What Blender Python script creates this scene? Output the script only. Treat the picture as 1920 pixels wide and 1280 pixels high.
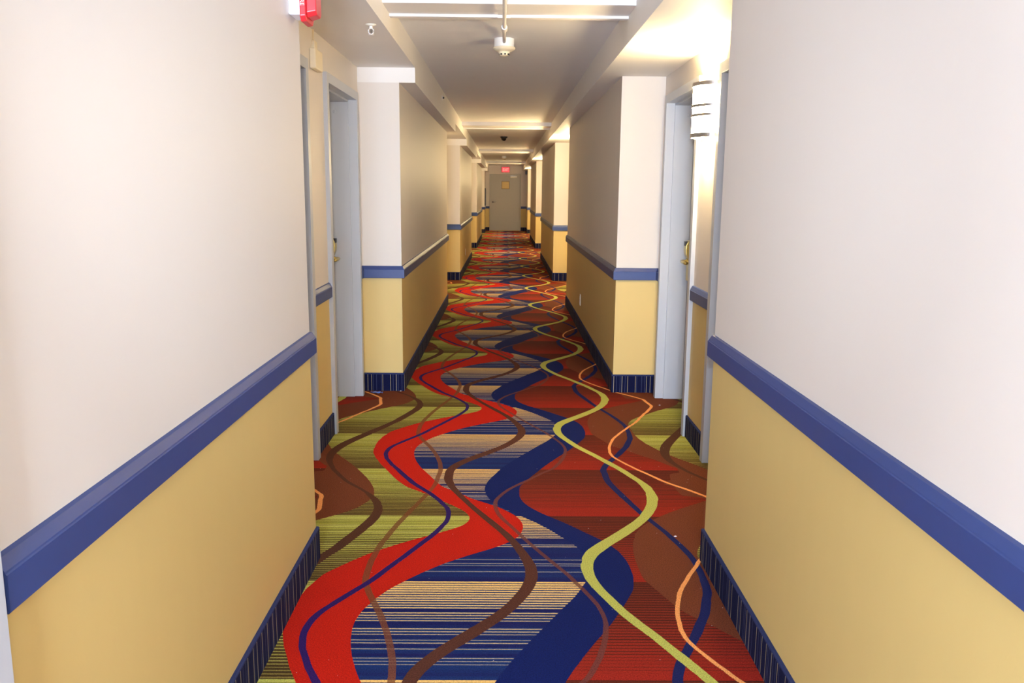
import bpy, bmesh, math
from mathutils import Vector, Matrix
for o in list(bpy.data.objects): bpy.data.objects.remove(o, do_unlink=True)
SC = bpy.context.scene
COL = SC.collection
PI = math.pi
# ------------------------------------------------------------------ camera, world, lights, exposure
cam_d = bpy.data.cameras.new('camera'); cam = bpy.data.objects.new('camera', cam_d); COL.objects.link(cam)
cam_d.sensor_fit = 'HORIZONTAL'; cam_d.sensor_width = 36.0
F_PX, PITCH, YAW, ROLL, CAMH = 1563.352, 0.177031, 0.009718, 0.009439, 1.45
cam_d.lens = 36.0 * F_PX / 1920.0; cam_d.clip_start = 0.02; cam_d.clip_end = 100
cam.matrix_world = (Matrix.Translation((0, 0, CAMH)) @ Matrix.Rotation(-YAW, 4, 'Z') @ Matrix.Rotation(PI/2 - PITCH, 4, 'X')
                    @ Matrix.Rotation(ROLL, 4, 'Z'))
SC.camera = cam
w = bpy.data.worlds.new('world'); SC.world = w; w.use_nodes = True
w.node_tree.nodes['Background'].inputs[0].default_value = (1, .93, .8, 1); w.node_tree.nodes['Background'].inputs[1].default_value = 0.02
SC.view_settings.view_transform = 'Standard'; SC.view_settings.look = 'None'; SC.view_settings.gamma = 1
SC.view_settings.use_curve_mapping = False
SC.view_settings.exposure = 0.37
def light(name, kind, loc, rot, power, color, **k):
    d = bpy.data.lights.new(name, kind); d.energy = power; d.color = color
    for a, v in k.items(): setattr(d, a, v)
    o = bpy.data.objects.new(name, d); COL.objects.link(o); o.location = loc; o.rotation_euler = rot; return o
# added cool fill behind the camera, no real fitting; then the camera flash
light('rear_fill_light', 'AREA', (-.20, -2.6, .98), (PI/2 - .05, 0, -.03), 262, (.82, .97, 1.2), shape='RECTANGLE', size=.6, size_y=.5)
light('camera_flash', 'SPOT', (-.03, -.12, 1.60), (PI/2 - .05, 0, 0), 235, (.87, .97, 1.12), spot_size=1.0, spot_blend=1.0, shadow_soft_size=.05)
WARM = (1.0, .77, .40)
# ------------------------------------------------------------------ node helpers
def lin(c): return tuple(((v/255)/12.92 if v/255 <= .04045 else ((v/255+.055)/1.055)**2.4) for v in c) + (1,)
class G:
    def __init__(s, nt): s.nt = nt
    def n(s, t, **k):
        x = s.nt.nodes.new(t)
        for a, v in k.items(): setattr(x, a, v)
        return x
    def put(s, sock, v):
        if isinstance(v, (int, float)): sock.default_value = v
        elif isinstance(v, tuple): sock.default_value = v
        else: s.nt.links.new(v, sock)
    def m(s, op, a, b=None, c=None, clamp=False):
        x = s.n('ShaderNodeMath', operation=op, use_clamp=clamp); s.put(x.inputs[0], a)
        if b is not None: s.put(x.inputs[1], b)
        if c is not None: s.put(x.inputs[2], c)
        return x.outputs[0]
    def mix(s, f, a, b):
        x = s.n('ShaderNodeMix', data_type='RGBA'); s.put(x.inputs[0], f); s.put(x.inputs[6], a); s.put(x.inputs[7], b); return x.outputs[2]
def mat(name, col, rough=.6, metal=0, spec=.5, var=.03, vscale=30, bump=0, bscale=200, stretch=None, emit=None, estr=0):
    m = bpy.data.materials.new(name); m.use_nodes = True; nt = m.node_tree; g = G(nt); b = nt.nodes['Principled BSDF']
    tc = g.n('ShaderNodeTexCoord'); mp = g.n('ShaderNodeMapping'); nt.links.new(tc.outputs['Object'], mp.inputs[0])
    if stretch: mp.inputs['Scale'].default_value = stretch
    nz = g.n('ShaderNodeTexNoise'); nt.links.new(mp.outputs[0], nz.inputs['Vector']); nz.inputs['Scale'].default_value = vscale; nz.inputs['Detail'].default_value = 3
    c = lin(col); f = g.m('MULTIPLY_ADD', nz.outputs[0], 2*var, 1-var)
    hs = g.n('ShaderNodeHueSaturation'); hs.inputs['Color'].default_value = c; nt.links.new(f, hs.inputs['Value'])
    nt.links.new(hs.outputs[0], b.inputs['Base Color'])
    b.inputs['Roughness'].default_value = rough; b.inputs['Metallic'].default_value = metal; b.inputs['Specular IOR Level'].default_value = spec
    if bump:
        n2 = g.n('ShaderNodeTexNoise'); nt.links.new(mp.outputs[0], n2.inputs['Vector']); n2.inputs['Scale'].default_value = bscale
        bp = g.n('ShaderNodeBump'); bp.inputs['Strength'].default_value = bump; bp.inputs['Distance'].default_value = .002
        nt.links.new(n2.outputs[0], bp.inputs['Height']); nt.links.new(bp.outputs[0], b.inputs['Normal'])
    if emit: b.inputs['Emission Color'].default_value = lin(emit); b.inputs['Emission Strength'].default_value = estr
    return m
CREAM = mat('wall_vinyl_cream', (220, 212, 204), .50, spec=.30, var=.008, vscale=5, bump=.05, bscale=240, stretch=(2, 2, .6))
GOLD = mat('wall_vinyl_gold', (213, 187, 122), .48, spec=.34, var=.02, vscale=7, bump=.06, bscale=240, stretch=(2, 2, .6))
WHITE = mat('ceiling_paint', (234, 232, 230), .75, var=.02, vscale=4, bump=.15, bscale=120)
SOFT = mat('soffit_paint', (235, 231, 227), .55, var=.02, vscale=4, bump=.1, bscale=120)
BLUE = mat('rail_paint_blue', (50, 68, 124), .42, spec=.45, var=.05, vscale=40)
DOOR = mat('door_paint_grey', (186, 190, 198), .38, spec=.5, var=.02, vscale=10)
DOOR_END = mat('door_paint_end', (176, 172, 165), .45, spec=.5, var=.02, vscale=10)
BRASS = mat('brass', (212, 185, 105), .28, .85, var=.04)
DARK = mat('dark_plastic', (38, 34, 34), .35, var=.05)
PLASTIC = mat('ivory_plastic', (236, 228, 212), .4, var=.02)
PVC = mat('white_painted_conduit', (238, 234, 228), .45, var=.02)
RED = mat('red_plastic', (214, 44, 52), .32, var=.03)
REDD = mat('white_lettering', (240, 236, 236), .5)
STEEL = mat('brushed_steel', (176, 172, 172), .3, .9, var=.05)
BEIGE = mat('cream_metal_box', (236, 222, 192), .45, var=.02)
SHADE = mat('glowing_shade', (255, 248, 232), .5, var=.01, emit=(255, 226, 172), estr=60)
BULB = mat('bulb_glass', (255, 250, 240), .4, emit=(255, 228, 180), estr=6)
EXITR = mat('exit_face', (150, 20, 25), .4, emit=(255, 70, 78), estr=.85)
EXITL = mat('exit_letters', (255, 150, 150), .4, emit=(255, 165, 150), estr=1.0)
PAPER = mat('cream_notice', (226, 200, 140), .7, var=.04)
GLASSD = mat('dark_panel', (46, 44, 48), .3, var=.06)
SCRAP = mat('blue_foil', (98, 124, 196), .3, var=.2, vscale=90)
LINT = mat('white_lint', (228, 220, 226), .9)
# carpet base with thin vertical pinstripes; u = metres along the wall
def base_material():
    m = bpy.data.materials.new('carpet_base_pinstripe'); m.use_nodes = True; nt = m.node_tree; g = G(nt); b = nt.nodes['Principled BSDF']
    uv = g.n('ShaderNodeUVMap'); uv.uv_map = 'UVMap'; sp = g.n('ShaderNodeSeparateXYZ'); nt.links.new(uv.outputs[0], sp.inputs[0])
    u, v = sp.outputs[0], sp.outputs[1]
    def lines(pitch, width, seed, keep):
        t = g.m('DIVIDE', u, pitch); idx = g.m('FLOOR', t)
        wn = g.n('ShaderNodeTexWhiteNoise', noise_dimensions='1D'); g.put(wn.inputs['W'], g.m('ADD', idx, seed))
        fr = g.m('FRACT', t); ctr = g.m('MULTIPLY_ADD', wn.outputs['Value'], .7, .15)
        hit = g.m('LESS_THAN', g.m('ABSOLUTE', g.m('SUBTRACT', fr, ctr)), width/pitch/2)
        wn2 = g.n('ShaderNodeTexWhiteNoise', noise_dimensions='1D'); g.put(wn2.inputs['W'], g.m('ADD', idx, seed+77.3))
        return g.m('MULTIPLY', hit, g.m('LESS_THAN', wn2.outputs['Value'], keep))
    nz = g.n('ShaderNodeTexNoise'); tc = g.n('ShaderNodeTexCoord'); nt.links.new(tc.outputs['Object'], nz.inputs['Vector']); nz.inputs['Scale'].default_value = 260
    c = g.mix(g.m('MULTIPLY', nz.outputs[0], .8), lin((9, 11, 40)), lin((20, 27, 74)))
    c = g.mix(g.m('MULTIPLY', lines(.021, .0024, 3.1, .6), .45), c, lin((104, 112, 150)))
    c = g.mix(g.m('MULTIPLY', lines(.052, .0030, 11.7, .95), .75), c, lin((190, 178, 140)))
    c = g.mix(g.m('GREATER_THAN', v, .124), c, lin((46, 54, 94)))
    nt.links.new(c, b.inputs['Base Color']); b.inputs['Roughness'].default_value = .9; b.inputs['Specular IOR Level'].default_value = .15
    bp = g.n('ShaderNodeBump'); bp.inputs['Strength'].default_value = .5; bp.inputs['Distance'].default_value = .003
    nt.links.new(nz.outputs[0], bp.inputs['Height']); nt.links.new(bp.outputs[0], b.inputs['Normal'])
    return m
BASE = base_material()
# woven carpet: meandering ribbons given as centre and half width (mm) along one repeat of the pattern
CT = {"red":[[-526,-540,-553,-564,-575,-585,-595,-603,-610,-616,-619,-621,-619,-617,-614,-608,-601,-593,-582,-572,-557,-541,-524,-506,-483,-457,-431,-402,-371,-338,-302,-265,-229,-194,-162,-131,-103,-80,-59,-44,-37,-36,-41,-52,-69,-90,-115,-144,-177,-209,-240,-267,-297,-327,-360,-389,-408,-425,-441,-456,-470,-484,-498,-512,-526],[98,99,101,102,103,105,108,110,112,115,116,118,119,122,126,131,136,141,146,153,159,166,173,180,184,187,191,196,202,209,214,218,219,216,208,197,182,164,148,134,123,115,109,105,102,100,100,96,93,88,85,86,87,89,90,91,92,94,96,97,98,98,98,98,98]],"nav":[[92,105,119,134,149,165,181,197,214,231,248,265,281,297,312,328,344,359,373,386,396,405,412,417,418,418,418,416,414,409,403,393,380,364,346,325,304,283,262,239,216,190,163,136,111,88,66,47,30,18,9,2,-1,-3,-4,-2,3,12,21,32,44,56,68,80,92],[106,107,107,108,108,108,108,108,109,109,109,109,108,107,106,104,102,100,99,98,96,92,89,87,86,85,84,83,81,79,78,76,75,74,73,72,69,66,65,65,63,63,63,63,63,65,66,69,72,74,77,79,82,84,86,87,89,93,96,98,100,101,103,105,106]],"grn":[[631,618,603,589,574,560,545,530,516,500,484,467,452,437,423,411,399,388,376,365,355,347,340,336,334,333,335,342,348,359,374,393,414,437,462,486,510,533,555,577,598,618,636,653,666,679,691,701,709,715,722,725,725,727,724,722,717,710,701,690,678,666,655,643,631],[20,20,21,21,22,21,20,20,20,21,21,21,21,21,20,20,20,20,20,20,21,21,22,22,23,24,25,24,28,30,33,36,36,36,36,35,35,34,33,32,30,29,28,27,28,27,27,27,26,26,28,27,26,23,23,24,22,21,19,19,19,19,19,20,20]],"br2":[[-273,-264,-251,-235,-216,-195,-172,-147,-123,-98,-74,-50,-27,-5,14,32,48,62,75,87,97,104,110,113,113,112,108,102,95,87,78,69,60,49,37,25,12,-2,-17,-32,-47,-62,-78,-93,-108,-123,-138,-152,-166,-179,-193,-206,-218,-230,-242,-253,-262,-269,-276,-280,-281,-281,-281,-279,-273],[24,26,28,29,30,32,33,34,35,34,33,32,31,29,28,27,26,26,26,25,25,25,25,24,24,23,24,22,23,21,21,20,20,19,19,19,19,18,18,19,19,19,18,18,17,17,16,16,15,16,16,16,17,18,18,19,20,21,22,23,23,23,23,23,24]],"br4":[[-903,-914,-926,-937,-946,-953,-957,-960,-961,-959,-956,-951,-944,-936,-926,-915,-902,-889,-874,-860,-844,-829,-814,-799,-783,-768,-753,-739,-726,-712,-697,-683,-672,-662,-652,-641,-630,-620,-612,-601,-593,-586,-580,-577,-575,-577,-581,-589,-597,-609,-625,-643,-661,-683,-706,-732,-758,-782,-803,-821,-839,-855,-872,-889,-903],[12,14,15,16,17,19,20,21,23,25,26,28,29,30,31,32,32,32,32,32,31,31,30,30,30,29,28,27,25,25,26,26,26,27,27,27,27,27,26,27,26,26,25,23,22,21,20,19,20,19,18,16,12,11,11,12,13,13,12,12,13,13,13,13,12]],"nav1":[[-563,-579,-595,-608,-620,-633,-644,-650,-656,-659,-658,-655,-649,-639,-626,-608,-592,-574,-556,-538,-519,-502,-486,-472,-459,-445,-431,-417,-402,-388,-375,-361,-347,-334,-319,-306,-294,-283,-273,-264,-254,-249,-247,-247,-249,-254,-262,-277,-290,-304,-321,-338,-355,-376,-397,-418,-438,-457,-472,-488,-504,-519,-534,-548,-563],[14,13,13,12,12,12,12,12,12,12,13,13,14,14,14,14,15,15,15,15,15,15,15,15,14,14,14,14,14,14,14,14,14,14,14,14,14,13,13,12,12,11,11,11,11,11,12,12,13,13,14,14,14,15,15,16,16,16,16,16,15,15,15,14,14]],"br1":[[-332,-334,-338,-341,-347,-353,-360,-368,-376,-384,-394,-404,-414,-425,-437,-449,-462,-474,-486,-496,-506,-515,-519,-521,-522,-522,-522,-522,-519,-517,-515,-512,-508,-504,-496,-491,-486,-480,-473,-467,-460,-452,-445,-437,-429,-422,-413,-405,-397,-389,-382,-375,-368,-360,-353,-347,-342,-339,-337,-336,-335,-333,-331,-330,-332],[12,12,12,12,12,12,12,12,12,12,12,12,13,13,13,13,13,13,13,13,13,13,13,13,13,13,13,13,13,13,13,13,13,13,13,13,13,13,13,13,13,13,13,13,13,13,13,12,12,12,12,12,12,12,11,11,12,12,12,12,12,12,12,12,12]],"br3":[[255,273,286,298,310,319,328,336,343,348,352,356,356,354,350,344,336,326,315,304,292,279,268,256,242,227,212,197,182,168,153,139,125,111,98,85,73,60,47,34,20,7,-5,-15,-23,-29,-33,-35,-35,-32,-24,-13,-1,14,30,49,71,93,117,139,160,182,203,229,255],[11,11,11,11,11,11,11,10,10,10,9,9,8,8,8,8,9,9,9,9,9,10,10,10,10,10,10,10,10,10,10,10,10,10,10,10,10,10,10,10,10,11,11,11,10,10,10,10,10,10,10,10,10,11,11,11,12,12,12,11,11,11,11,11,11]],"nav2":[[533,541,551,562,576,592,607,622,638,653,666,679,693,707,718,727,736,744,754,761,765,767,769,771,772,772,772,771,769,765,760,754,747,740,732,724,716,708,698,688,678,668,658,648,639,630,623,615,607,600,592,584,577,570,562,555,549,542,538,535,534,534,534,532,533],[17,17,18,18,18,18,18,18,18,19,19,19,18,18,18,18,18,17,17,17,16,16,15,14,14,14,13,13,13,13,14,14,14,14,14,14,13,13,13,13,13,13,13,13,14,14,15,15,15,16,16,17,17,17,17,17,17,17,17,17,17,17,17,17,17]],"org":[[721,705,690,673,659,645,631,620,611,608,606,609,611,614,620,626,634,643,651,662,675,690,705,719,735,752,769,783,800,819,835,852,864,879,889,902,916,929,941,959,972,985,997,1010,1020,1025,1021,1016,1011,1005,1003,995,974,952,929,905,878,853,830,810,794,776,759,741,721],[10,9,9,9,9,8,8,8,8,8,8,8,8,8,8,8,8,8,9,9,9,9,9,9,9,9,9,9,9,9,9,10,10,10,10,10,10,10,10,10,11,11,11,11,11,11,11,11,11,11,11,11,11,12,12,12,12,11,11,11,11,10,10,10,10]],"Xs":[[933,934,913,893,874,856,835,807,781,757,735,712,687,660,639,623,610,599,587,576,564,553,543,538,537,536,535,535,535,536,538,541,545,550,557,566,571,586,600,620,643,668,696,726,759,795,833,874,915,955,982,944,873,868,864,862,860,820,822,863,866,871,877,933,933]],"Xb":[[-774,-791,-809,-828,-847,-866,-886,-906,-925,-943,-959,-975,-989,-1001,-1014,-1026,-1038,-1045,-1053,-1061,-1066,-1071,-1074,-1076,-1077,-1078,-1080,-1080,-1080,-1081,-1075,-1065,-1052,-1036,-1015,-989,-960,-932,-905,-878,-850,-818,-783,-748,-717,-691,-671,-657,-645,-634,-627,-625,-628,-633,-640,-648,-659,-670,-683,-696,-711,-726,-742,-758,-774]]}
def carpet_material():
    m = bpy.data.materials.new('patterned_carpet'); m.use_nodes = True; nt = m.node_tree; g = G(nt); b = nt.nodes['Principled BSDF']
    P, Y0, W = 1.945, 2.30, 1.875
    geo = g.n('ShaderNodeNewGeometry'); sp = g.n('ShaderNodeSeparateXYZ'); nt.links.new(geo.outputs['Position'], sp.inputs[0])
    nzf = g.n('ShaderNodeTexNoise'); nt.links.new(geo.outputs['Position'], nzf.inputs['Vector']); nzf.inputs['Scale'].default_value = 240; nzf.inputs['Detail'].default_value = 2
    nzg = g.n('ShaderNodeTexNoise'); nt.links.new(geo.outputs['Position'], nzg.inputs['Vector']); nzg.inputs['Scale'].default_value = 60; nzg.inputs['Detail'].default_value = 2
    X = g.m('ADD', sp.outputs[0], g.m('MULTIPLY_ADD', nzf.outputs[0], .006, -.003))
    Y = g.m('ADD', sp.outputs[1], g.m('MULTIPLY_ADD', nzg.outputs[0], .003, -.0015))
    t = g.m('DIVIDE', g.m('SUBTRACT', Y, Y0), P); v = g.m('FRACT', t)
    def fc(arr):
        lo, hi = min(arr)-1, max(arr)+1
        x = g.n('ShaderNodeFloatCurve'); g.put(x.inputs['Value'], v); x.inputs['Factor'].default_value = 1
        cm = x.mapping; cu = cm.curves[0]; n = len(arr)-1
        cu.points[0].location = (0, (arr[0]-lo)/(hi-lo)); cu.points[1].location = (1, (arr[-1]-lo)/(hi-lo))
        for i in range(1, n): cu.points.new(i/n, (arr[i]-lo)/(hi-lo))
        cm.update()
        return g.m('MULTIPLY_ADD', x.outputs[0], (hi-lo)/1000, lo/1000)
    cen = {k: fc(a[0]) for k, a in CT.items()}
    def ribbon(k):
        d = g.m('ABSOLUTE', g.m('WRAP', g.m('SUBTRACT', X, cen[k]), W/2, -W/2))
        return g.m('LESS_THAN', d, fc(CT[k][1]))
    # three bands of weft lines per repeat
    st3 = g.m('MULTIPLY', t, 3); s = g.m('FRACT', st3)
    l36 = g.m('MULTIPLY', st3, 36); fl = g.m('FRACT', l36); idx = g.m('FLOOR', l36)
    wn = g.n('ShaderNodeTexWhiteNoise', noise_dimensions='1D'); g.put(wn.inputs['W'], g.m('ADD', idx, .5)); r1 = wn.outputs['Value']
    wn = g.n('ShaderNodeTexWhiteNoise', noise_dimensions='1D'); g.put(wn.inputs['W'], g.m('ADD', idx, 61.5)); r2 = wn.outputs['Value']
    tri = g.m('ABSOLUTE', g.m('SUBTRACT', fl, .5))          # 0 in the middle of a line
    def line(duty): return g.m('LESS_THAN', tri, g.m('MULTIPLY', duty, .5))
    # blue / gold
    keep = g.m('GREATER_THAN', g.m('ADD', s, g.m('MULTIPLY', r2, .75)), .70)
    du = g.m('MULTIPLY', keep, g.m('ADD', g.m('MULTIPLY_ADD', g.m('POWER', s, 1.7), .58, .14), g.m('MULTIPLY_ADD', r1, .14, -.07)))
    blue = g.mix(r2, lin((24, 26, 86)), lin((20, 52, 108)))
    goldl = g.mix(s, lin((168, 160, 148)), lin((238, 196, 116)))
    zb = g.mix(line(du), blue, goldl)
    # olive
    du = g.m('ADD', g.m('MULTIPLY_ADD', s, .62, .26), g.m('MULTIPLY_ADD', r1, .24, -.12))
    ol = g.mix(r2, lin((168, 168, 72)), lin((192, 192, 98)))
    zo = g.mix(line(du), lin((72, 54, 30)), g.mix(g.m('MULTIPLY', s, 1.6, clamp=True), lin((132, 112, 52)), ol))
    # red / brown
    du = g.m('ADD', g.m('MULTIPLY_ADD', s, -.75, .95), g.m('MULTIPLY_ADD', r1, .2, -.1))
    zr = g.mix(line(du), lin((80, 32, 22)), g.mix(s, lin((150, 36, 24)), lin((104, 42, 27))))
    u = g.m('WRAP', g.m('SUBTRACT', X, cen['red']), W, 0.0)
    def th(k): return g.m('LESS_THAN', u, g.m('WRAP', g.m('SUBTRACT', cen[k], cen['red']), W, 0.0))
    brown = lin((110, 57, 36))
    c = g.mix(th('Xb'), zo, brown); c = g.mix(th('Xs'), c, zr); c = g.mix(th('nav'), c, zb)
    cols = {'red': (184, 28, 12), 'nav': (12, 28, 90), 'br1': (116, 66, 40), 'br3': (104, 58, 52), 'br2': (84, 48, 38), 'br4': (80, 48, 34),
            'nav1': (44, 24, 92), 'nav2': (24, 32, 86), 'grn': (184, 186, 92), 'org': (244, 164, 96)}
    for k in ('red', 'nav', 'br1', 'br3', 'br2', 'br4', 'nav1', 'nav2', 'grn', 'org'):
        f = ribbon(k)
        if k in ('br1', 'br3'): f = g.m('MULTIPLY', f, .85)
        c = g.mix(f, c, lin(cols[k]))
    # pile shading and lint specks
    pile = g.m('MULTIPLY_ADD', nzf.outputs[0], 1.7, .13)
    hs = g.n('ShaderNodeHueSaturation'); nt.links.new(c, hs.inputs['Color']); nt.links.new(pile, hs.inputs['Value'])
    vo = g.n('ShaderNodeTexVoronoi'); nt.links.new(geo.outputs['Position'], vo.inputs['Vector']); vo.inputs['Scale'].default_value = 16
    spk = g.m('LESS_THAN', vo.outputs['Distance'], .028)
    c2 = g.mix(g.m('MULTIPLY', spk, .6), hs.outputs[0], lin((225, 215, 215)))
    nt.links.new(c2, b.inputs['Base Color']); b.inputs['Roughness'].default_value = .95; b.inputs['Specular IOR Level'].default_value = .12
    bp = g.n('ShaderNodeBump'); bp.inputs['Strength'].default_value = .6; bp.inputs['Distance'].default_value = .003
    nt.links.new(nzf.outputs[0], bp.inputs['Height']); nt.links.new(bp.outputs[0], b.inputs['Normal'])
    return m
CARPET = carpet_material()
# ------------------------------------------------------------------ mesh helpers
def link(name, bm, mats, parent=None, loc=(0, 0, 0), smooth=False, bevel=0):
    bmesh.ops.recalc_face_normals(bm, faces=bm.faces)
    me = bpy.data.meshes.new(name); bm.to_mesh(me); bm.free()
    for m in (mats if isinstance(mats, (list, tuple)) else [mats]): me.materials.append(m)
    if smooth: me.polygons.foreach_set('use_smooth', [True]*len(me.polygons))
    o = bpy.data.objects.new(name, me); COL.objects.link(o); o.location = loc
    if parent: o.parent = parent
    if bevel:
        b = o.modifiers.new('bevel', 'BEVEL'); b.width = bevel; b.segments = 3; b.limit_method = 'ANGLE'; b.angle_limit = .6
    return o
def box(bm, x0, x1, y0, y1, z0, z1, mi=0):
    x0, x1 = sorted((x0, x1)); y0, y1 = sorted((y0, y1)); z0, z1 = sorted((z0, z1))
    v = [bm.verts.new((x, y, z)) for x in (x0, x1) for y in (y0, y1) for z in (z0, z1)]
    for q in ((0, 1, 3, 2), (4, 6, 7, 5), (0, 4, 5, 1), (2, 3, 7, 6), (0, 2, 6, 4), (1, 5, 7, 3)):
        f = bm.faces.new([v[i] for i in q]); f.material_index = mi
def lathe(bm, prof, n=32, c=(0, 0, 0), axis='Z', mi=0):
    rings = []
    for r, h in prof:
        ring = []
        for i in range(n):
            a = 2*PI*i/n; p = (r*math.cos(a), r*math.sin(a), h)
            if axis == 'X': p = (h, p[0], p[1])
            if axis == 'Y': p = (p[0], h, p[1])
            ring.append(bm.verts.new(tuple(p[j]+c[j] for j in range(3))))
        rings.append(ring)
    for a, b in zip(rings, rings[1:]):
        for i in range(n): f = bm.faces.new((a[i], a[(i+1) % n], b[(i+1) % n], b[i])); f.material_index = mi
    for r in (rings[0], rings[-1]):
        f = bm.faces.new(r); f.material_index = mi
def tube(bm, pts, r, n=12):
    pts = [Vector(p) for p in pts]; rings = []
    for i, p in enumerate(pts):
        d = ((pts[min(i+1, len(pts)-1)]-p).normalized() + (p-pts[max(i-1, 0)]).normalized()).normalized()
        up = Vector((0, 0, 1)) if abs(d.z) < .9 else Vector((1, 0, 0)); a = d.cross(up).normalized(); b2 = d.cross(a)
        rings.append([bm.verts.new(p + r*(math.cos(2*PI*k/n)*a + math.sin(2*PI*k/n)*b2)) for k in range(n)])
    for a, b2 in zip(rings, rings[1:]):
        for k in range(n): bm.faces.new((a[k], a[(k+1) % n], b2[(k+1) % n], b2[k]))
    bm.faces.new(rings[0]); bm.faces.new(rings[-1])
def prism(bm, prof, axis_lo, axis_hi, fn):
    """closed 2-D profile swept between two values; fn(p, q, t) gives the point"""
    a = [bm.verts.new(fn(p, q, axis_lo)) for p, q in prof]; b = [bm.verts.new(fn(p, q, axis_hi)) for p, q in prof]
    n = len(prof)
    for i in range(n): bm.faces.new((a[i], a[(i+1) % n], b[(i+1) % n], b[i]))
    bm.faces.new(a); bm.faces.new(b)
def sweep(bm, path, prof, side, uv=False):
    """mitred sweep of profile (offset, z) along a plan path; side=+1 when the corridor lies right of the path"""
    P = [Vector(p) for p in path]; nseg = len(P)-1
    nr = []
    for i in range(nseg):
        d = (P[i+1]-P[i]).normalized(); nr.append(Vector((d.y, -d.x))*side)
    lay = bm.loops.layers.uv.new('UVMap') if uv and not bm.loops.layers.uv else (bm.loops.layers.uv.active if uv else None)
    rings, L, acc = [], [], 0
    for i, p in enumerate(P):
        if i: acc += (P[i]-P[i-1]).length
        L.append(acc)
        a = nr[max(i-1, 0)]; b = nr[min(i, nseg-1)]; off = (a+b)/(1+a.dot(b))
        rings.append([bm.verts.new((p.x+off.x*d, p.y+off.y*d, z)) for d, z in prof])
    n = len(prof)
    for i in range(nseg):
        for k in range(n):
            f = bm.faces.new((rings[i][k], rings[i][(k+1) % n], rings[i+1][(k+1) % n], rings[i+1][k]))
            if uv:
                for lp, (uu, kk) in zip(f.loops, ((L[i], k), (L[i], (k+1) % n), (L[i+1], (k+1) % n), (L[i+1], k))): lp[lay].uv = (uu+P[0].y*.37, prof[kk][1])
    for r, uu in ((rings[0], 0), (rings[-1], L[-1])):
        f = bm.faces.new(r)
        if uv:
            for lp in f.loops: lp[lay].uv = (uu+lp.vert.co.x+lp.vert.co.y, lp.vert.co.z)
def tag(o, label=None, cat=None, group=None, kind=None):
    if label: o['label'] = label
    if cat: o['category'] = cat
    if group: o['group'] = group
    if kind: o['kind'] = kind
    return o
def empty(name, loc):
    o = bpy.data.objects.new(name, None); COL.objects.link(o); o.location = loc; o.empty_display_size = .1; return o
def copy_tree(o, parent=None):
    c = o.copy(); COL.objects.link(c); c.parent = parent
    for ch in list(o.children): copy_tree(ch, c)
    return c
# ------------------------------------------------------------------ layout (metres)
XL, XR, XLB, XRB = -.7415, .806, -1.03, 1.112      # corridor faces and alcove faces
YN = -4.0                                           # behind the photographer
ALC = [(3.137, 6.01), (10.80, 13.89), (18.68, 22.06), (26.80, 30.20)]
YE = 32.08
SEG = [(YN, 3.137), (6.01, 10.80), (13.89, 18.68), (22.06, 26.80), (30.20, YE)]
ZL_SOF, ZL_ALC, ZR_SOF, ZT, ZTOP = 2.19, 2.29, 2.249, 2.44, 2.75
XFL, XFR = -.63, .658
RB, RT, BT = .8335, .9205, .134                     # rail bottom, rail top, carpet base top
OUTL, OUTR = -1.7, 1.8
DW, CW, DH = .90, .055, 2.052                       # door opening, casing, opening height
def doors_in(a, b): return [(a+.335, a+.335+DW), (b-.18-DW, b-.18)]
NEAR_DOOR = (.16, 1.085)
def wall(name, side):
    bm = bmesh.new(); X = XL if side < 0 else XR; XB = XLB if side < 0 else XRB; O = OUTL if side < 0 else OUTR
    zt = ZL_SOF if side < 0 else ZR_SOF; za = ZL_ALC if side < 0 else ZR_SOF
    ZS = (RB+RT)/2
    def col(x, y0, y1, z0, z1):
        if z0 < ZS: box(bm, O, x, y0, y1, z0, min(ZS, z1), 1)
        if z1 > ZS: box(bm, O, x, y0, y1, max(ZS, z0), z1, 0)
    def run(x, y0, y1, top, doors):
        y = y0
        for a, b in doors:
            col(x, y, a-CW, 0, top)
            col(x, a-CW, b+CW, DH+CW, top)
            deep = x + (-.235 if side < 0 else .235)
            col(deep, a-CW, b+CW, 0, DH+CW)
            y = b+CW
        col(x, y, y1, 0, top)
    for i, (a, b) in enumerate(SEG): run(X, a, b, zt, [NEAR_DOOR] if (i == 0 and side < 0) else [])
    for a, b in ALC: run(XB, a, b, za, doors_in(a, b))
    return tag(link(name, bm, [CREAM, GOLD]), kind='structure')
wall('wall_left', -1); wall('wall_right', 1)
bm = bmesh.new(); box(bm, OUTL, OUTR, YE, YE+.2, 0, .877, 1); box(bm, OUTL, OUTR, YE, YE+.2, .877, ZTOP, 0)
tag(link('wall_far', bm, [CREAM, GOLD]), kind='structure')
bm = bmesh.new(); box(bm, OUTL, OUTR, YN-.2, YN, 0, .877, 1); box(bm, OUTL, OUTR, YN-.2, YN, .877, ZTOP, 0)
tag(link('wall_near', bm, [CREAM, GOLD]), kind='structure')
bm = bmesh.new(); box(bm, OUTL, OUTR, YN-.2, YE+.2, -.12, 0)
tag(link('floor', bm, CARPET), kind='structure')
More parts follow.
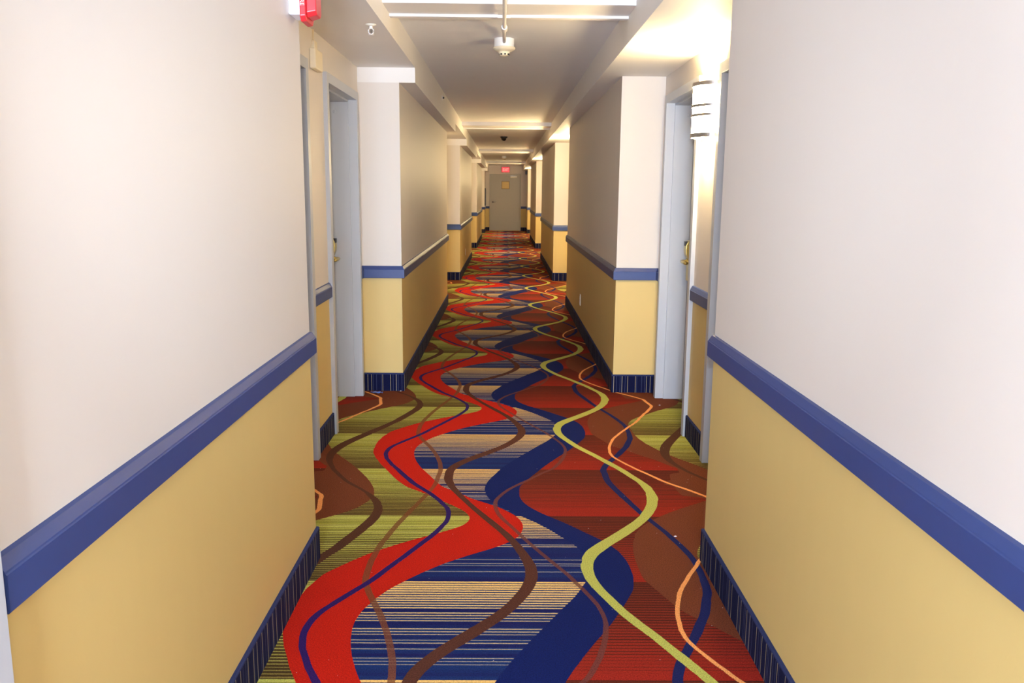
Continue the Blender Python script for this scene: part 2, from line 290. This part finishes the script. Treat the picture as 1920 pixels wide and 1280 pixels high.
# ceiling: raised tray over the walkway, dropped soffits either side, cross beams
bm = bmesh.new(); box(bm, XFL-.02, XFR+.02, YN, YE, ZT, ZTOP)
tag(link('ceiling_tray', bm, WHITE), kind='structure')
bm = bmesh.new()
for a, b in SEG: box(bm, OUTL, XFL, a, b, ZL_SOF, ZTOP)
for a, b in ALC: box(bm, OUTL, XFL, a, b, ZL_ALC, ZTOP)
tag(link('ceiling_soffit_left', bm, SOFT), kind='structure')
bm = bmesh.new(); box(bm, XFR, OUTR, YN, YE, ZR_SOF, ZTOP)
tag(link('ceiling_soffit_right', bm, SOFT), kind='structure')
BEAMS = [(4.46, 4.84), (12.35, 12.90), (20.0, 20.6), (27.9, 28.5)]
for i, (a, b) in enumerate(BEAMS):
    bm = bmesh.new(); box(bm, XFL, XFR, a, b, 2.388, ZT+.02); box(bm, XFL, XFR, b-.12, b-.07, 2.374, 2.392)
    tag(link('ceiling_beam_%d' % (i+1), bm, SOFT, bevel=.002), kind='structure')
# chair rails and carpet bases, mitred round every pilaster
RAILP = [(0, RB), (.018, RB), (.021, RB+.003), (.021, RT-.0265), (.0188, RT-.0245), (.0180, RT-.0215), (.0085, RT-.003), (0, RT)]
BASEP = [(0, 0), (.011, 0), (.011, BT-.004), (.008, BT), (0, BT)]
def paths(side):
    X = XL if side < 0 else XR; XB = XLB if side < 0 else XRB; out = []
    for i, (a, b) in enumerate(SEG):
        p = []
        if i == 0:
            if side < 0: out.append([(X, a), (X, NEAR_DOOR[0]-CW)]); p.append((X, NEAR_DOOR[1]+CW))
            else: p.append((X, a))
        else: p += [(XB, a-.18+CW), (XB, a), (X, a)]
        p.append((X, b))
        if i < 4: p += [(XB, b), (XB, b+.335-CW)]
        else: p.append((-.593 if side < 0 else .598, b))
        out.append(p)
    for a, b in ALC:
        d = doors_in(a, b); out.append([(XB, d[0][1]+CW), (XB, d[1][0]-CW)])
    return out
n = 1
for side, nm in ((-1, 'left'), (1, 'right')):
    bm2 = bmesh.new()
    for p in paths(side):
        bm = bmesh.new(); sweep(bm, p, RAILP, -side)
        tag(link('trim_%d' % n, bm, BLUE), kind='structure'); n += 1
        sweep(bm2, p, BASEP, -side, uv=True)
    tag(link('baseboard_'+nm, bm2, BASE), kind='structure')
# ------------------------------------------------------------------ doors
def make_door(side):
    """side -1: left wall. Origin at floor, at the alcove face, middle of the opening; +d goes into the corridor"""
    s = -side
    root = empty('door_1', (0, 0, 0)); h = DW/2
    bm = bmesh.new()
    for y0, y1 in ((-h-CW, -h), (h, h+CW)): box(bm, -.225*s, .024*s, y0, y1, 0, DH+CW)
    box(bm, -.225*s, .024*s, -h, h, DH, DH+CW)
    # stops
    for y0, y1 in ((-h, -h+.014), (h-.014, h)): box(bm, -.168*s, -.034*s, y0, y1, 0, DH-.014)
    box(bm, -.168*s, -.034*s, -h, h, DH-.014, DH)
    lathe(bm, [(.011, 0), (.011, -.0025), (.007, -.004)], 16, (-.125*s, h-.014, 1.975), 'Y')
    link('door_frame', bm, DOOR, root, bevel=.0025)
    bm = bmesh.new(); box(bm, -.215*s, -.171*s, -h+.003, h-.003, .008, DH-.004)
    link('door_leaf', bm, DOOR, root, bevel=.002)
    # card lock: plate with swollen reader head
    prof = [(0, .857), (.020, .857), (.020, .965), (.017, .985), (.024, 1.01), (.038, 1.04), (.043, 1.075), (.040, 1.105), (.030, 1.125), (.014, 1.137), (0, 1.137)]
    bm = bmesh.new(); prism(bm, prof, h-.108, h-.034, lambda p, q, t: ((-.171+p)*s, t, q))
    lk = link('door_lock', bm, BRASS, root, bevel=.004)
    bm = bmesh.new(); box(bm, (-.171+.018)*s, (-.171+.046)*s, h-.092, h-.050, 1.098, 1.128)
    tag(link('card_reader', bm, DARK, lk, bevel=.003), 'dark card reader at the top of the lock')
    bm = bmesh.new(); zz = .990; yl = h-.071
    lathe(bm, [(.021, -.171*s), (.021, -.146*s), (.011, -.138*s), (.011, -.118*s)], 20, (0, yl, zz), 'X')
    tube(bm, [(-.122*s, yl+.012, zz), (-.112*s, yl, zz), (-.110*s, yl-.03, zz), (-.110*s, yl-.105, zz-.002), (-.116*s, yl-.12, zz-.003)], .0105)
    tag(link('lever_handle', bm, BRASS, lk, smooth=True), 'polished brass lever')
    return root
ordinal = ['nearest', 'second', 'third', 'farthest']
dn = 1
for side, nm in ((-1, 'left'), (1, 'right')):
    proto = make_door(side); first = True
    for ai, (a, b) in enumerate(ALC):
        for di, (y0, y1) in enumerate(doors_in(a, b)):
            r = proto if first else copy_tree(proto); first = False
            r.name = 'door_%d' % dn; dn += 1
            r.location = (XLB if side < 0 else XRB, (y0+y1)/2, 0)
            tag(r, 'pale grey guest room door, %s of the pair in the %s %s-hand alcove' % (('nearer', 'farther')[di], ordinal[ai], nm), 'door', 'guest room doors along the corridor', 'structure')
    if side < 0:
        r = copy_tree(proto); r.name = 'door_17'; r.location = (XL, sum(NEAR_DOOR)/2, 0)
        tag(r, 'pale grey door frame at the left edge beside the near gold wall', 'door', None, 'structure')
# end of corridor fire door
ed = tag(empty('door_18', (0, YE, 0)), 'grey metal fire door closing the far end of the corridor', 'door', None, 'structure')
bm = bmesh.new()
for x0, x1 in ((-.593, -.545), (.55, .598)): box(bm, x0, x1, -.03, .0, 0, 2.12)
box(bm, -.545, .55, -.03, 0, 2.075, 2.12); link('door_frame', bm, DOOR_END, ed, bevel=.003)
bm = bmesh.new(); box(bm, -.542, .547, -.02, -.001, .02, 2.072); leaf = link('door_leaf', bm, DOOR_END, ed)
bm = bmesh.new(); lathe(bm, [(.03, -.02), (.03, -.03), (.012, -.036), (.012, -.07)], 20, (-.467, 0, 1.08), 'Y'); tube(bm, [(-.467, -.066, 1.08), (-.36, -.066, 1.08)], .010)
link('lever_handle', bm, STEEL, ed, smooth=True)
bm = bmesh.new(); box(bm, .19, .44, -.075, -.02, 1.985, 2.04); cl = link('door_closer', bm, PLASTIC, ed, bevel=.004)
bm = bmesh.new(); box(bm, .20, .40, -.11, -.09, 2.045, 2.055); box(bm, .20, .22, -.11, -.03, 2.05, 2.075); link('closer_arm', bm, STEEL, cl)
# ------------------------------------------------------------------ sconces
def make_sconce():
    root = empty('wall_sconce', (0, 0, 0)); D, HW = .100, .130; z0, z1 = -.142, .138; N = 28
    def arc(D, HW, z): return [(-D*math.sin(PI*i/N), HW*math.cos(PI*i/N), z) for i in range(N+1)]
    bm = bmesh.new()
    rows = [[bm.verts.new(p) for p in arc(D, HW, z)] for z in (z0, z1)]; inr = [[bm.verts.new(p) for p in arc(D-.003, HW-.003, z)] for z in (z0, z1)]
    for i in range(N):
        bm.faces.new((rows[0][i], rows[0][i+1], rows[1][i+1], rows[1][i])); bm.faces.new((inr[0][i], inr[1][i], inr[1][i+1], inr[0][i+1]))
        for q in (0, 1): bm.faces.new((rows[q][i], rows[q][i+1], inr[q][i+1], inr[q][i]))
    for q in (0, N): bm.faces.new((rows[0][q], rows[1][q], inr[1][q], inr[0][q]))
    link('lamp_shade', bm, SHADE, root, smooth=False)
    for zc, hh in ((z1-.004, .010), (.022, .007), (-.027, .007), (z0+.010, .011)):
        bm = bmesh.new(); o_, i_ = D+.006, D-.001
        A = [[bm.verts.new(p) for p in arc(o_, HW+.006, zc+dz)] for dz in (-hh, hh)]; B = [[bm.verts.new(p) for p in arc(D+.0003, HW+.0003, zc+dz)] for dz in (-hh, hh)]
        for i in range(N):
            bm.faces.new((A[0][i], A[0][i+1], A[1][i+1], A[1][i])); bm.faces.new((B[0][i], B[1][i], B[1][i+1], B[0][i+1]))
            for q in (0, 1): bm.faces.new((A[q][i], A[q][i+1], B[q][i+1], B[q][i]))
        for q in (0, N): bm.faces.new((A[0][q], A[1][q], B[1][q], B[0][q]))
        link('metal_band', bm, STEEL, root)
    bm = bmesh.new(); box(bm, -.008, 0, -.10, .10, -.13, .125); link('back_plate', bm, PLASTIC, root, bevel=.002)
    bm = bmesh.new(); lathe(bm, [(.002, -.055), (.016, -.04), (.020, 0), (.016, .04), (.002, .055)], 16, (-.05, 0, -.01)); link('light_bulb', bm, BULB, root, smooth=True)
    return root
sc0 = make_sconce()
for i, (a, b) in enumerate(ALC):
    d = doors_in(a, b); yc = (d[0][1]+d[1][0])/2 + (.0 if i == 0 else 0)
    r = sc0 if i == 0 else copy_tree(sc0); r.location = (XRB, yc, 1.893)
    r['label'] = ('glowing white half-round wall sconce with metal bands between the nearest right-hand doors', 'lit wall sconce in the second right-hand alcove',
                  'lit wall sconce in the third right-hand alcove', 'lit wall sconce in the farthest right-hand alcove')[i]
    r['category'] = 'wall lamp'; r['group'] = 'wall sconces in the right-hand alcoves'
    pw = (1.9, 4.7, 5.2, 5.0)[i]
    light('sconce_light_up', 'SPOT', (XRB-.052, yc, 1.99), (PI, 0, 0), (33 if i == 0 else 27)*pw, WARM, spot_size=2.7, spot_blend=.6, shadow_soft_size=.03)
    light('sconce_light_down', 'SPOT', (XRB-.052, yc, 1.79), (0, 0, 0), 11*pw, WARM, spot_size=2.6, spot_blend=.6, shadow_soft_size=.03)
    if i: light('sconce_light_out', 'POINT', (XRB-.150, yc, 1.893), (0, 0, 0), 9*pw, WARM, shadow_soft_size=.09)
# ------------------------------------------------------------------ ceiling fittings
def detector(loc, label):
    r = tag(empty('smoke_detector', loc), label, 'smoke detector', 'smoke detectors on the raised ceiling')
    bm = bmesh.new(); lathe(bm, [(.066, 0), (.066, -.052), (.062, -.054)], 36); link('mounting_box', bm, PVC, r)
    bm = bmesh.new(); lathe(bm, [(.072, -.054), (.074, -.062), (.066, -.070), (.040, -.082), (.034, -.094), (.030, -.104), (.012, -.110), (.001, -.111)], 36)
    h = link('detector_head', bm, BEIGE, r, smooth=False)
    bm = bmesh.new()
    for k in range(8):
        a = 2*PI*k/8+.2; box(bm, -.006, .006, -.003, .003, -.103, -.091); bm.verts.ensure_lookup_table()
        for v in bm.verts[-8:]: v.co = Matrix.Rotation(a, 3, 'Z') @ (v.co + Vector((0, -.031, 0)))
    link('sensor_slot', bm, DARK, h)
    return r

detector((-.014, 5.74, ZT), 'cream dome smoke detector at the end of the white conduit, nearest the camera')
detector((-.036, 23.9, ZT), 'tiny distant smoke detector near the far end of the raised ceiling')
# surface conduit from the photographer's end, under the first beam, to the detector box
bm = bmesh.new(); zc = 2.352
tube(bm, [(.0, .6, zc), (-.006, 3.0, zc), (-.012, 4.9, zc), (-.013, 5.10, zc+.008), (-.014, 5.42, 2.408), (-.014, 5.690, 2.412)], .0105, 14)
cd = link('ceiling_conduit', bm, PVC, smooth=True)
tag(cd, 'white painted conduit running along the ceiling to the smoke detector', 'conduit')
bm = bmesh.new(); lathe(bm, [(.016, 4.86), (.018, 4.88), (.018, 4.93), (.016, 4.95)], 18, (-.012, 0, zc), 'Y'); link('conduit_coupling', bm, PVC, cd)
bm = bmesh.new(); box(bm, -.045, .021, 4.60, 4.62, zc-.004, zc+.0145); box(bm, -.045, .021, 4.60, 4.62, zc+.0105, zc+.0145); link('conduit_strap', bm, PVC, cd, bevel=.001)
# pendant sprinkler in the left alcove ceiling
sp = tag(empty('fire_sprinkler', (-.695, 4.50, ZL_ALC)), 'small white pendant sprinkler head under the left alcove ceiling', 'sprinkler'); sp.scale = (.8, .8, .8)
bm = bmesh.new(); lathe(bm, [(.034, 0), (.034, -.003), (.018, -.010), (.012, -.012)], 28); link('escutcheon', bm, PLASTIC, sp, smooth=True)
bm = bmesh.new(); lathe(bm, [(.010, -.008), (.010, -.026), (.007, -.028)], 16)
for k in (-1, 1): tube(bm, [(k*.008, 0, -.024), (k*.017, 0, -.036), (k*.015, 0, -.052), (0, 0, -.062)], .003, 8)
link('sprinkler_frame', bm, PVC, sp)
bm = bmesh.new(); lathe(bm, [(.015, -.062), (.018, -.064), (.015, -.066)], 20); link('deflector', bm, PVC, sp)
bm = bmesh.new(); lathe(bm, [(.002, -.030), (.0028, -.045), (.002, -.056)], 10); link('glass_bulb', bm, DARK, sp)
# sidewall sprinkler in the left fascia
ss = tag(empty('fire_sprinkler', (XFL, 8.54, 2.362)), 'tiny dark sidewall sprinkler nozzle in the left ceiling fascia', 'sprinkler')
bm = bmesh.new(); lathe(bm, [(.026, 0), (.026, .003), (.012, .006)], 20, axis='X'); link('escutcheon', bm, SOFT, ss)
bm = bmesh.new(); lathe(bm, [(.009, .004), (.009, .018), (.004, .022)], 14, axis='X'); link('nozzle', bm, DARK, ss)
# security dome camera
dc = tag(empty('dome_camera', (-.030, 15.5, ZT)), 'small black dome security camera on the raised ceiling', 'security camera')
bm = bmesh.new(); lathe(bm, [(.066, 0), (.066, -.016), (.058, -.024)], 32); link('camera_base', bm, DARK, dc)
bm = bmesh.new(); lathe(bm, [(.052, -.022), (.050, -.038), (.042, -.056), (.028, -.070), (.010, -.077), (.001, -.078)], 32); link('dome', bm, mat('smoked_dome', (14, 13, 14), .06, spec=.8), dc, smooth=True)
bm = bmesh.new(); lathe(bm, [(.010, -.036), (.012, -.046), (.002, -.050)], 14, (.048, -.02, 0)); link('sparkle_dot', bm, PLASTIC, dc)  # pale plastic dot standing in for the white sparkle on the dome
# ------------------------------------------------------------------ wall fittings
# fire alarm horn strobe on the near left wall
fa = tag(empty('fire_alarm', (XL, 2.986, 2.02)), 'red and white fire alarm horn at the end of the near left wall', 'fire alarm')
bm = bmesh.new(); box(bm, 0, .040, .006, .115, .018, .150); link('back_box', bm, mat('white_box', (236, 238, 244), .4), fa, bevel=.006)
def bev_block(x0, x1, y0, y1, z0, z1, c, taper):
    bm = bmesh.new(); pr = [(y0+c, z0), (y1-c, z0), (y1, z0+c), (y1, z1-c), (y1-c, z1), (y0+c, z1), (y0, z1-c), (y0, z0+c)]
    cy, cz = (y0+y1)/2, (z0+z1)/2
    a = [bm.verts.new((x0, y, z)) for y, z in pr]; b = [bm.verts.new((x1, cy+(y-cy)*taper, cz+(z-cz)*taper)) for y, z in pr]
    for i in range(8): bm.faces.new((a[i], a[(i+1) % 8], b[(i+1) % 8], b[i]))
    bm.faces.new(a); bm.faces.new(b); return bm
link('horn_body', bev_block(.040, .060, -.004, .125, -.004, .160, .016, .97), RED, fa, bevel=.003)
link('strobe_lens', bev_block(.060, .092, .012, .108, .012, .145, .014, .86), RED, fa, bevel=.003)
cu = bpy.data.curves.new('lettering', 'FONT'); cu.body = 'FIRE'; cu.size = .020; cu.extrude = .0006; cu.align_x = 'LEFT'
to = bpy.data.objects.new('lettering', cu); COL.objects.link(to)
bpy.context.view_layer.update()
me = bpy.data.meshes.new_from_object(to.evaluated_get(bpy.context.evaluated_depsgraph_get())); bpy.data.objects.remove(to, do_unlink=True)
me.materials.clear(); me.materials.append(REDD)
lt = bpy.data.objects.new('lettering', me); COL.objects.link(lt); lt.parent = fa
lt.matrix_local = Matrix(((0, 1, 0, .043), (0, 0, -1, -.0052), (-1, 0, 0, .081), (0, 0, 0, 1)))
tag(lt, 'white FIRE lettering on the side of the horn')
# cream chime box on the left pier, fed by a thin cable
cb = tag(empty('chime_box', (XLB, 4.65, 2.08)), 'cream signal box high on the pier between the nearest left doors', 'signal box')
bm = bmesh.new(); box(bm, 0, .034, -.09, .085, 0, .105); link('box_cover', bm, BEIGE, cb, bevel=.008)
bm = bmesh.new(); box(bm, 0, .018, -.035, .035, .105, .150); link('cable_gland', bm, BEIGE, cb, bevel=.004)
bm = bmesh.new(); box(bm, 0, .008, -.006, .006, .150, ZL_ALC-2.08); link('cable_channel', bm, BEIGE, cb)
# outlets
def outlet(x, y, z, s, label):
    r = tag(empty('wall_outlet', (x, y, z)), label, 'outlet', 'outlets low on the corridor walls')
    bm = bmesh.new(); box(bm, 0, .006*s, -.037, .037, -.059, .059); pl = link('cover_plate', bm, PLASTIC, r, bevel=.003)
    for dz in (-.022, .022):
        bm = bmesh.new(); box(bm, .006*s, .0085*s, -.017, .017, dz-.014, dz+.014); so = link('socket', bm, PLASTIC, r, bevel=.001)
        bm = bmesh.new()
        for dy in (-.006, .006): box(bm, .0085*s, .0088*s, dy-.001, dy+.001, dz-.002, dz+.008)
        link('socket_slots', bm, DARK, so)
outlet(XR, 8.78, .335, -1, 'ivory outlet cover low on the second right-hand wall')
outlet(XL, 15.76, .335, 1, 'ivory outlet cover low on the distant left-hand wall')
# exit sign above the far door
ex = tag(empty('exit_sign', (.01, YE, 2.185)), 'glowing red exit sign over the far corridor door', 'exit sign')
bm = bmesh.new(); box(bm, -.155, .155, -.055, 0, 0, .20); link('sign_housing', bm, mat('sign_housing', (170, 60, 50), .5), ex, bevel=.004)
bm = bmesh.new(); box(bm, -.145, .145, -.058, -.055, .010, .190); link('sign_face', bm, EXITR, ex)
cu = bpy.data.curves.new('lettering', 'FONT'); cu.body = 'EXIT'; cu.size = .150; cu.extrude = .001; cu.align_x = 'CENTER'
to = bpy.data.objects.new('lettering', cu); COL.objects.link(to); bpy.context.view_layer.update()
me = bpy.data.meshes.new_from_object(to.evaluated_get(bpy.context.evaluated_depsgraph_get())); bpy.data.objects.remove(to, do_unlink=True)
me.materials.clear(); me.materials.append(EXITL)
lt = bpy.data.objects.new('lettering', me); COL.objects.link(lt); lt.parent = ex
lt.matrix_local = Matrix(((.72, 0, 0, 0), (0, 0, -1, -.0592), (0, 1, 0, .043), (0, 0, 0, 1)))
# notice on the far door, dark board and small dark box beside it
nt_ = tag(empty('door_notice', (.012, YE-.022, 1.575)), 'square cream notice fixed to the far grey door', 'sign')
bm = bmesh.new(); box(bm, -.150, .150, -.006, 0, -.006, .280); link('notice_border', bm, mat('notice_border', (120, 92, 66), .6), nt_)
bm = bmesh.new(); box(bm, -.136, .136, -.008, -.006, .008, .266); link('notice_panel', bm, PAPER, nt_)
db = tag(empty('wall_board', (XL, 31.1, .955)), 'tall dark board on the left wall just before the far door', 'board')
bm = bmesh.new(); box(bm, 0, .030, -.42, .42, 0, .63); link('board_frame', bm, DARK, db, bevel=.004)
bm = bmesh.new(); box(bm, .030, .034, -.38, .38, .04, .59); link('board_panel', bm, GLASSD, db)
sb = tag(empty('wall_speaker', (XR, 31.3, 2.10)), 'small dark box high on the right wall beside the far door', 'speaker')
bm = bmesh.new(); box(bm, -.075, 0, -.07, .07, 0, .125); link('speaker_housing', bm, DARK, sb, bevel=.006)
bm = bmesh.new(); box(bm, -.079, -.075, -.055, .055, .012, .112); link('speaker_grille', bm, GLASSD, sb)
# blue foil scrap by the left pilaster
bm = bmesh.new(); import random; random.seed(4)
nx, ny = 9, 4; gv = [[bm.verts.new(((i/nx-.5)*.085, (j/ny-.5)*.045*(1-abs(i/nx-.5)), .004+.007*random.random()+.004*math.sin(i*1.7+j))) for j in range(ny+1)] for i in range(nx+1)]
for i in range(nx):
    for j in range(ny): bm.faces.new((gv[i][j], gv[i+1][j], gv[i+1][j+1], gv[i][j+1]))
fs = link('foil_wrapper', bm, SCRAP, loc=(-.925, 5.925, 0)); fs.rotation_euler = (0, 0, -.12)
md = fs.modifiers.new('thickness', 'SOLIDIFY'); md.thickness = .0012
tag(fs, 'crumpled blue foil scrap on the carpet against the left pilaster base', 'litter')
for i, (x, y) in enumerate(((-.758, 5.985), (1.085, 5.62), (.742, 3.37))):
    bm = bmesh.new(); bmesh.ops.create_icosphere(bm, subdivisions=2, radius=.0036)
    for v in bm.verts: v.co = Vector((v.co.x*1.6, v.co.y*.8, max(v.co.z*.6, -.002)+.003)) * (1+.25*random.random())
    o = link('carpet_lint', bm, LINT, loc=(x, y, 0), smooth=True)
    tag(o, ('white crumb at the corner of the left pilaster base', 'pale crumb on the olive carpet in the right alcove', 'white crumb on the brown carpet by the near right wall')[i], 'crumb', 'crumbs on the carpet')
